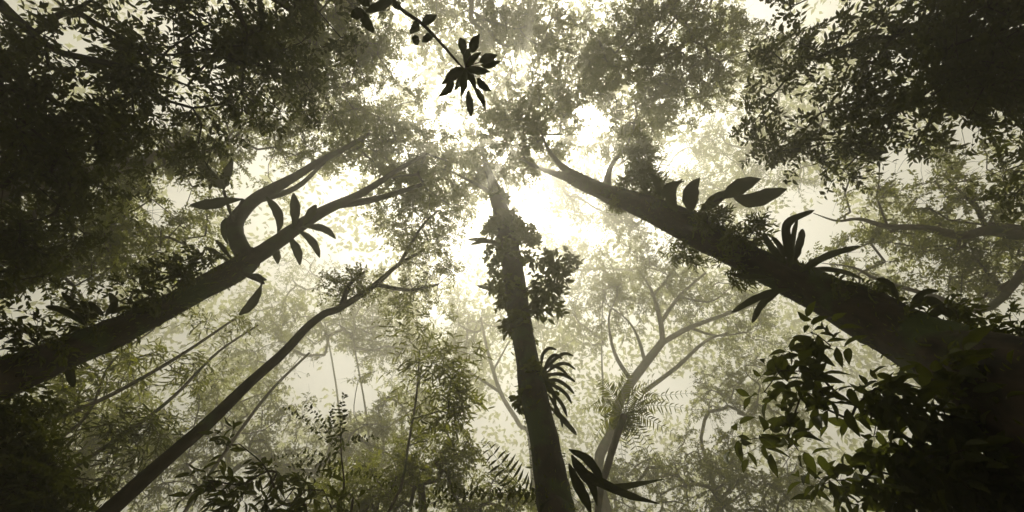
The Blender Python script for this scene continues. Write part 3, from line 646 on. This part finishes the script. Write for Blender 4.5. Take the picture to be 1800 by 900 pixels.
crown(tuft, densify([PS(1100, 352, 10.2), PS(1200, 392, 8.6), PS(1300, 440, 7.2)], None, .3), [(PS(1205, 440, 8.4), (.3, .25, .25), 12), (PS(1255, 385, 7.7), (.4, .2, .2), 14), (PS(1310, 410, 6.9), (.4, .2, .2), 14), (PS(1160, 375, 9.3), (.4, .2, .2), 8), (PS(1290, 470, 7), (.3, .2, .2), 6), (PS(1090, 365, 10.3), (.3, .2, .2), 8)],
      75, leaf_len=.12, leaf_w=.25, lv=8, tw=5, twig_len=.25, mat='leaf_moss', leaf_kind=T_MID, rt=.004, limb_mat='twig', cull=False, dens=1, name='foliage', limbs_name='stem')
vine = thing('climbing_vine', PS(1680, 590, 4.0), 'leafy creeper along the upper side of the lower right trunk', 'creeper')
crown(vine, densify([PS(1480, 500, 5.4), PS(1620, 560, 4.3), PS(1790, 620, 3.4)], None, .3), [(PS(1530, 510, 5.0), (.4, .15, .12), 6), (PS(1650, 565, 4.2), (.35, .15, .12), 6), (PS(1770, 600, 3.5), (.35, .15, .15), 9)],
      76, leaf_len=.09, leaf_w=.45, lv=6, tw=5, twig_len=.22, mat='leaf_dark', leaf_kind=T_FULL, rt=.004, limb_mat='twig', cull=False, dens=1, name='foliage', limbs_name='stem')

# --- thin stem leaning into the top of the frame with a leaf rosette
st = [np.array([-1.3, -2.6, -.1]), np.array([-1.25, -2.2, 1.8]), P(640, -90, 3.6), P(690, 0, 3.3), P(742, 42, 3.2), P(775, 76, 3.15), P(803, 108, 3.1), P(822, 128, 3.1)]
root = thing('leaning_shrub', st[0] * [1, 1, 0], 'thin stem hanging in at the top with a rosette of pointed leaves', 'shrub')
g = Geo(); tube(g, st, [.03, .026, .020, .016, .014, .012, .009, .005], 8, 5, .04); g.build('stem', M['twig'], root)
tips = [(843, 60, 20), (808, 66, 19), (874, 96, 20), (880, 108, 17), (864, 160, 15), (771, 170, 17), (776, 148, 16), (828, 206, 16), (854, 192, 13), (788, 128, 16), (826, 84, 16), (810, 170, 15), (798, 160, 15), (862, 126, 16), (836, 158, 15), (846, 92, 15), (782, 136, 14)]
for k, (tx, ty, w) in enumerate(tips):
    far = math.hypot(tx - 820, ty - 120) > 55
    bx, by = (818 + (tx - 818) * (.45 if far else .05), 120 + (ty - 120) * (.45 if far else .05)); z = RNG.uniform(-.15, .15)
    if far:
        g = Geo(); tube(g, [P(818, 118, 3.1), P(bx, by, 3.1 + z * .5)], [.004, .003], 5); g.build('stalk', M['twig'], root)
    blade(root, [P(bx, by, 3.1 + z * .5), P((bx + tx) / 2 + RNG.uniform(-3, 3), (by + ty) / 2 + RNG.uniform(-3, 3), 3.08 + z), P(tx, ty, 3.1 + z * 1.6)], w * .82 * 3.1 / FPX, 'leaf', 'leaf_dark', seed=700 + k, roll=RNG.uniform(-.5, .5))
for k, (ax, ay, tx, ty, w) in enumerate([(690, 2, 640, 22, 15), (636, 22, 656, 58, 17), (735, 38, 722, 60, 15), (728, 62, 734, 80, 13), (742, 42, 768, 26, 15), (690, 0, 705, 18, 12), (640, 18, 616, 30, 17), (650, 10, 628, -10, 16), (760, 60, 742, 74, 13)]):
    blade(root, [P(ax, ay, 3.25), P((ax + tx) / 2, (ay + ty) / 2, 3.22), P(tx, ty, 3.3)], w * 3.2 / FPX, 'leaf', 'leaf_dark', seed=800 + k)

# --- broad leaved shrub in the lower right
st = [np.array([2.9, 2.9, -.1]), P(1760, 960, 3.0), P(1680, 850, 3.1), P(1580, 760, 3.3), P(1470, 690, 3.5), P(1420, 630, 3.7)]
root = thing('broad_leaved_shrub', st[0] * [1, 1, 0], 'near black shrub of broad pointed leaves under the right trunk', 'shrub')
g = Geo(); tube(g, st, [.04, .03, .022, .016, .011, .007], 8, 5, .05); g.build('stem', M['twig'], root)
nd = densify(st[2:], None, .15)
sb = [(1400, 640, 3.6, .18, 5), (1450, 595, 3.6, .16, 4), (1430, 690, 3.5, .18, 4), (1345, 690, 3.6, .12, 2), (1320, 775, 3.5, .10, 2), (1390, 780, 3.4, .16, 3), (1480, 740, 3.4, .2, 4), (1560, 690, 3.3, .2, 6), (1640, 720, 3.1, .22, 14),
      (1560, 800, 3.2, .2, 10), (1640, 820, 3.0, .22, 16), (1480, 850, 3.3, .18, 7), (1720, 800, 2.9, .25, 24), (1700, 880, 2.9, .25, 22), (1790, 820, 2.8, .25, 20), (1580, 880, 3.1, .2, 9), (1770, 730, 2.9, .2, 18), (1780, 890, 2.8, .2, 16), (1690, 660, 3.1, .15, 7)]
crown(root, nd, [(P(a, b_, c), (r, r, r * .8), n_) for a, b_, c, r, n_ in sb], 77, leaf_len=.175, leaf_w=.40, lv=3, tw=3, twig_len=.17, mat='leaf_dark', leaf_kind=T_FULL, rt=.0035, limb_mat='twig', cull=False, dens=1, name='foliage', limbs_name='twig')

# --- understorey along the bottom
st = [np.array([-1.9, 5.2, -.1]), P(600, 960, 5.0), P(605, 860, 5.2), P(600, 800, 5.4), P(598, 745, 5.6)]
root = thing('understorey_shrub', st[0] * [1, 1, 0], 'airy shrub with rows of tiny leaflets against the lower bright gap', 'shrub')
g = Geo(); tube(g, st, [.03, .02, .014, .009, .005], 7, 5, .05); g.build('stem', M['twig'], root)
for k, pl in enumerate([[(600, 800), (560, 760), (530, 735), (498, 714)], [(600, 790), (580, 765), (560, 735), (540, 712)], [(600, 770), (602, 740), (601, 715), (605, 692)], [(600, 785), (620, 775), (640, 770), (662, 768)],
                        [(602, 812), (560, 800), (520, 798), (480, 806)], [(603, 830), (570, 830), (530, 840), (500, 860)], [(603, 840), (640, 835), (670, 845), (700, 862)], [(600, 780), (585, 752), (582, 735), (588, 715)], [(603, 822), (565, 815), (540, 812), (510, 822)]]):
    d = 5.4 + RNG.uniform(-.3, .3); g = Geo(); frond(g, [P(a, b_, d) for a, b_ in pl], 15, .085, .04, 400 + k, taper=False, r=.004); g.build('twig', M['leaf_dark'], root)
st = [np.array([-2.2, 4.3, -.1]), P(520, 970, 4.3), P(490, 880, 4.4), P(465, 820, 4.5), P(420, 780, 4.6)]
root = thing('understorey_shrub', st[0] * [1, 1, 0], 'dark bushy shrub at the bottom edge right of the leaning sapling', 'shrub')
g = Geo(); tube(g, st, [.03, .02, .014, .009, .005], 7, 5, .05); g.build('stem', M['twig'], root)
crown(root, densify(st[2:], None, .15), [(P(460, 835, 4.5), (.3, .22, .15), 6), (P(395, 855, 4.4), (.28, .2, .15), 5), (P(510, 862, 4.4), (.25, .2, .15), 5), (P(460, 885, 4.3), (.35, .2, .15), 7), (P(410, 800, 4.6), (.2, .2, .12), 2), (P(570, 885, 4.3), (.25, .2, .15), 5)],
      78, leaf_len=.15, leaf_w=.30, lv=4, tw=3, twig_len=.22, mat='leaf_dark', leaf_kind=T_FULL, rt=.004, limb_mat='twig', cull=False, dens=1, name='foliage', limbs_name='twig')

# --- slim poles and their sparse leaves in the lower left
def pole(seed, spec, label, blobs=(), leaf=.16, width=.16, droop=.5, mat='leaf_canopy', name='slender_tree', lv=5, tl=.5):
    rg = np.random.default_rng(seed); spec = [(a + rg.normal(0, 5), b_ + rg.normal(0, 5), w, d) for a, b_, w, d in spec]
    pts, rad = pix_line(spec); pts, rad = to_ground(pts, rad)
    root = thing(name, pts[0] * [1, 1, 0], label, 'tree')
    g = Geo(); tube(g, pts, rad, 8, 6, .04, np.random.default_rng(seed)); g.build('trunk', M['bark'], root)
    if blobs: crown(root, densify(pts[3:], None, .4), [(P(a, b_, d), (r, r, r * .7), n_) for a, b_, d, r, n_ in blobs], seed, leaf_len=leaf, leaf_w=width, lv=lv, tw=5, twig_len=tl, leaf_kind=T_MID, rt=.006, limb_mat='twig', cull=False, dens=1, droop=droop, mat=mat)
pole(81, [(20, 905, 8.7, 7.0), (110, 835, 8.1, 7.6), (210, 765, 6.8, 8.6), (300, 690, 5.6, 10), (385, 615, 4.3, 12), (450, 565, 3.1, 14)], 'thin hazy stem rising between the forked trunk and the leaning sapling',
     [(215, 750, 8.4, .55, 9), (160, 745, 8, .5, 7), (270, 760, 8.6, .5, 8), (150, 850, 7.3, .5, 7)], mat='leaf_dark', leaf=.2)
pole(82, [(60, 800, 5.6, 8.5), (150, 730, 5.0, 9.5), (200, 640, 3.7, 11), (280, 580, 2.5, 13)], 'faint thin stem just below the forked trunk with sparse narrow leaves', [(190, 660, 10.5, .7, 9), (130, 690, 9.5, .7, 9), (260, 640, 11.5, .7, 9), (230, 600, 12, .6, 6), (330, 640, 11.5, .7, 8)], leaf=.24)
pole(83, [(690, 905, 5.6, 7.5), (706, 850, 5.0, 8.2), (724, 770, 4.3, 9.6), (732, 690, 3.7, 11.5), (745, 620, 3.1, 13)], 'spindly tree with drooping narrow leaves left of the centre trunk',
     [(790, 650, 11.5, .9, 9), (770, 700, 10.8, .8, 7), (820, 640, 12, .8, 6), (745, 640, 12, .7, 4), (735, 590, 13, .6, 5), (800, 730, 10.5, .6, 4)], leaf=.28, width=.17, droop=.8, lv=6, tl=.6)
pole(84, [(330, 905, 6.2, 9.5), (400, 800, 5.6, 11), (480, 690, 5.0, 13.5), (540, 620, 3.7, 16)], 'pale stem in the mist right beside the leaning sapling')
pole(85, [(-10, 800, 9.9, 7.0), (80, 752, 8.7, 7.7), (200, 690, 7.4, 9.0), (320, 620, 5.6, 11), (420, 560, 3.7, 13)], 'dim leaning stem close under the forked left trunk', [(60, 770, 7.5, .5, 6), (380, 580, 12, .7, 8)], leaf=.2)

# --- tree fern in the mist right of the centre trunk
pts, rad = pix_line([(1050, 900, 12, 9.4), (1065, 830, 12, 10), (1085, 765, 12, 10.8), (1097, 730, 12, 11.2)]); pts, rad = to_ground(pts, rad)
root = thing('tree_fern', pts[0] * [1, 1, 0], 'hazy tree fern with radiating fronds right of the centre trunk', 'tree fern')
g = Geo(); tube(g, pts, rad, 10, 5, .08); g.build('trunk', M['bark'], root)
c = pts[-1]
for k, (tx, ty, dz) in enumerate([(1238, 722, .4), (1205, 775, -.3), (1160, 668, .8), (1048, 660, .6), (1020, 720, 0), (1035, 790, -.4), (1095, 815, -.6), (1165, 815, -.6), (1110, 640, 1), (1225, 690, .6), (1135, 830, -.5)]):
    e = P(tx, ty, 11.2 + dz); mdl = (c + e) / 2 + np.array([0, 0, .35])
    g = Geo(); frond(g, [c, c * .55 + mdl * .45 + np.array([0, 0, .15]), mdl, e], 24, .32, .045, 500 + k, fwd=.45, nrm=(0, 0, 1), r=.014); g.build('frond', M['leaf_canopy'], root)

# ------------------------------------------------------------------ haze
def make_haze():
    x, y, z0, z1 = 122, 122, -1.4, 60.0
    v = [(-x, -y, z0), (x, -y, z0), (x, y, z0), (-x, y, z0), (-x, -y, z1), (x, -y, z1), (x, y, z1), (-x, y, z1)]
    q = [(0, 3, 2, 1), (4, 5, 6, 7), (0, 1, 5, 4), (1, 2, 6, 5), (2, 3, 7, 6), (3, 0, 4, 7)]
    m, t, n, l = new_mat('mist'); n.clear()
    out = n.new("ShaderNodeOutputMaterial"); pv = n.new("ShaderNodeVolumePrincipled")
    pv.inputs["Color"].default_value = (0.94, 0.905, 0.77, 1); pv.inputs["Density"].default_value = HAZE_DENSITY
    pv.inputs["Anisotropy"].default_value = 0.85
    l.new(pv.outputs[0], out.inputs["Volume"])
    g = Geo(); g.add(np.array(v), np.array(q)); o = g.build('haze', m, smooth=False); o['kind'] = 'stuff'
    tag(o, 'pale mist filling the whole forest', 'mist'); return o
make_haze()
for o in list(bpy.data.objects):
    if '_loc' in o: del o['_loc']
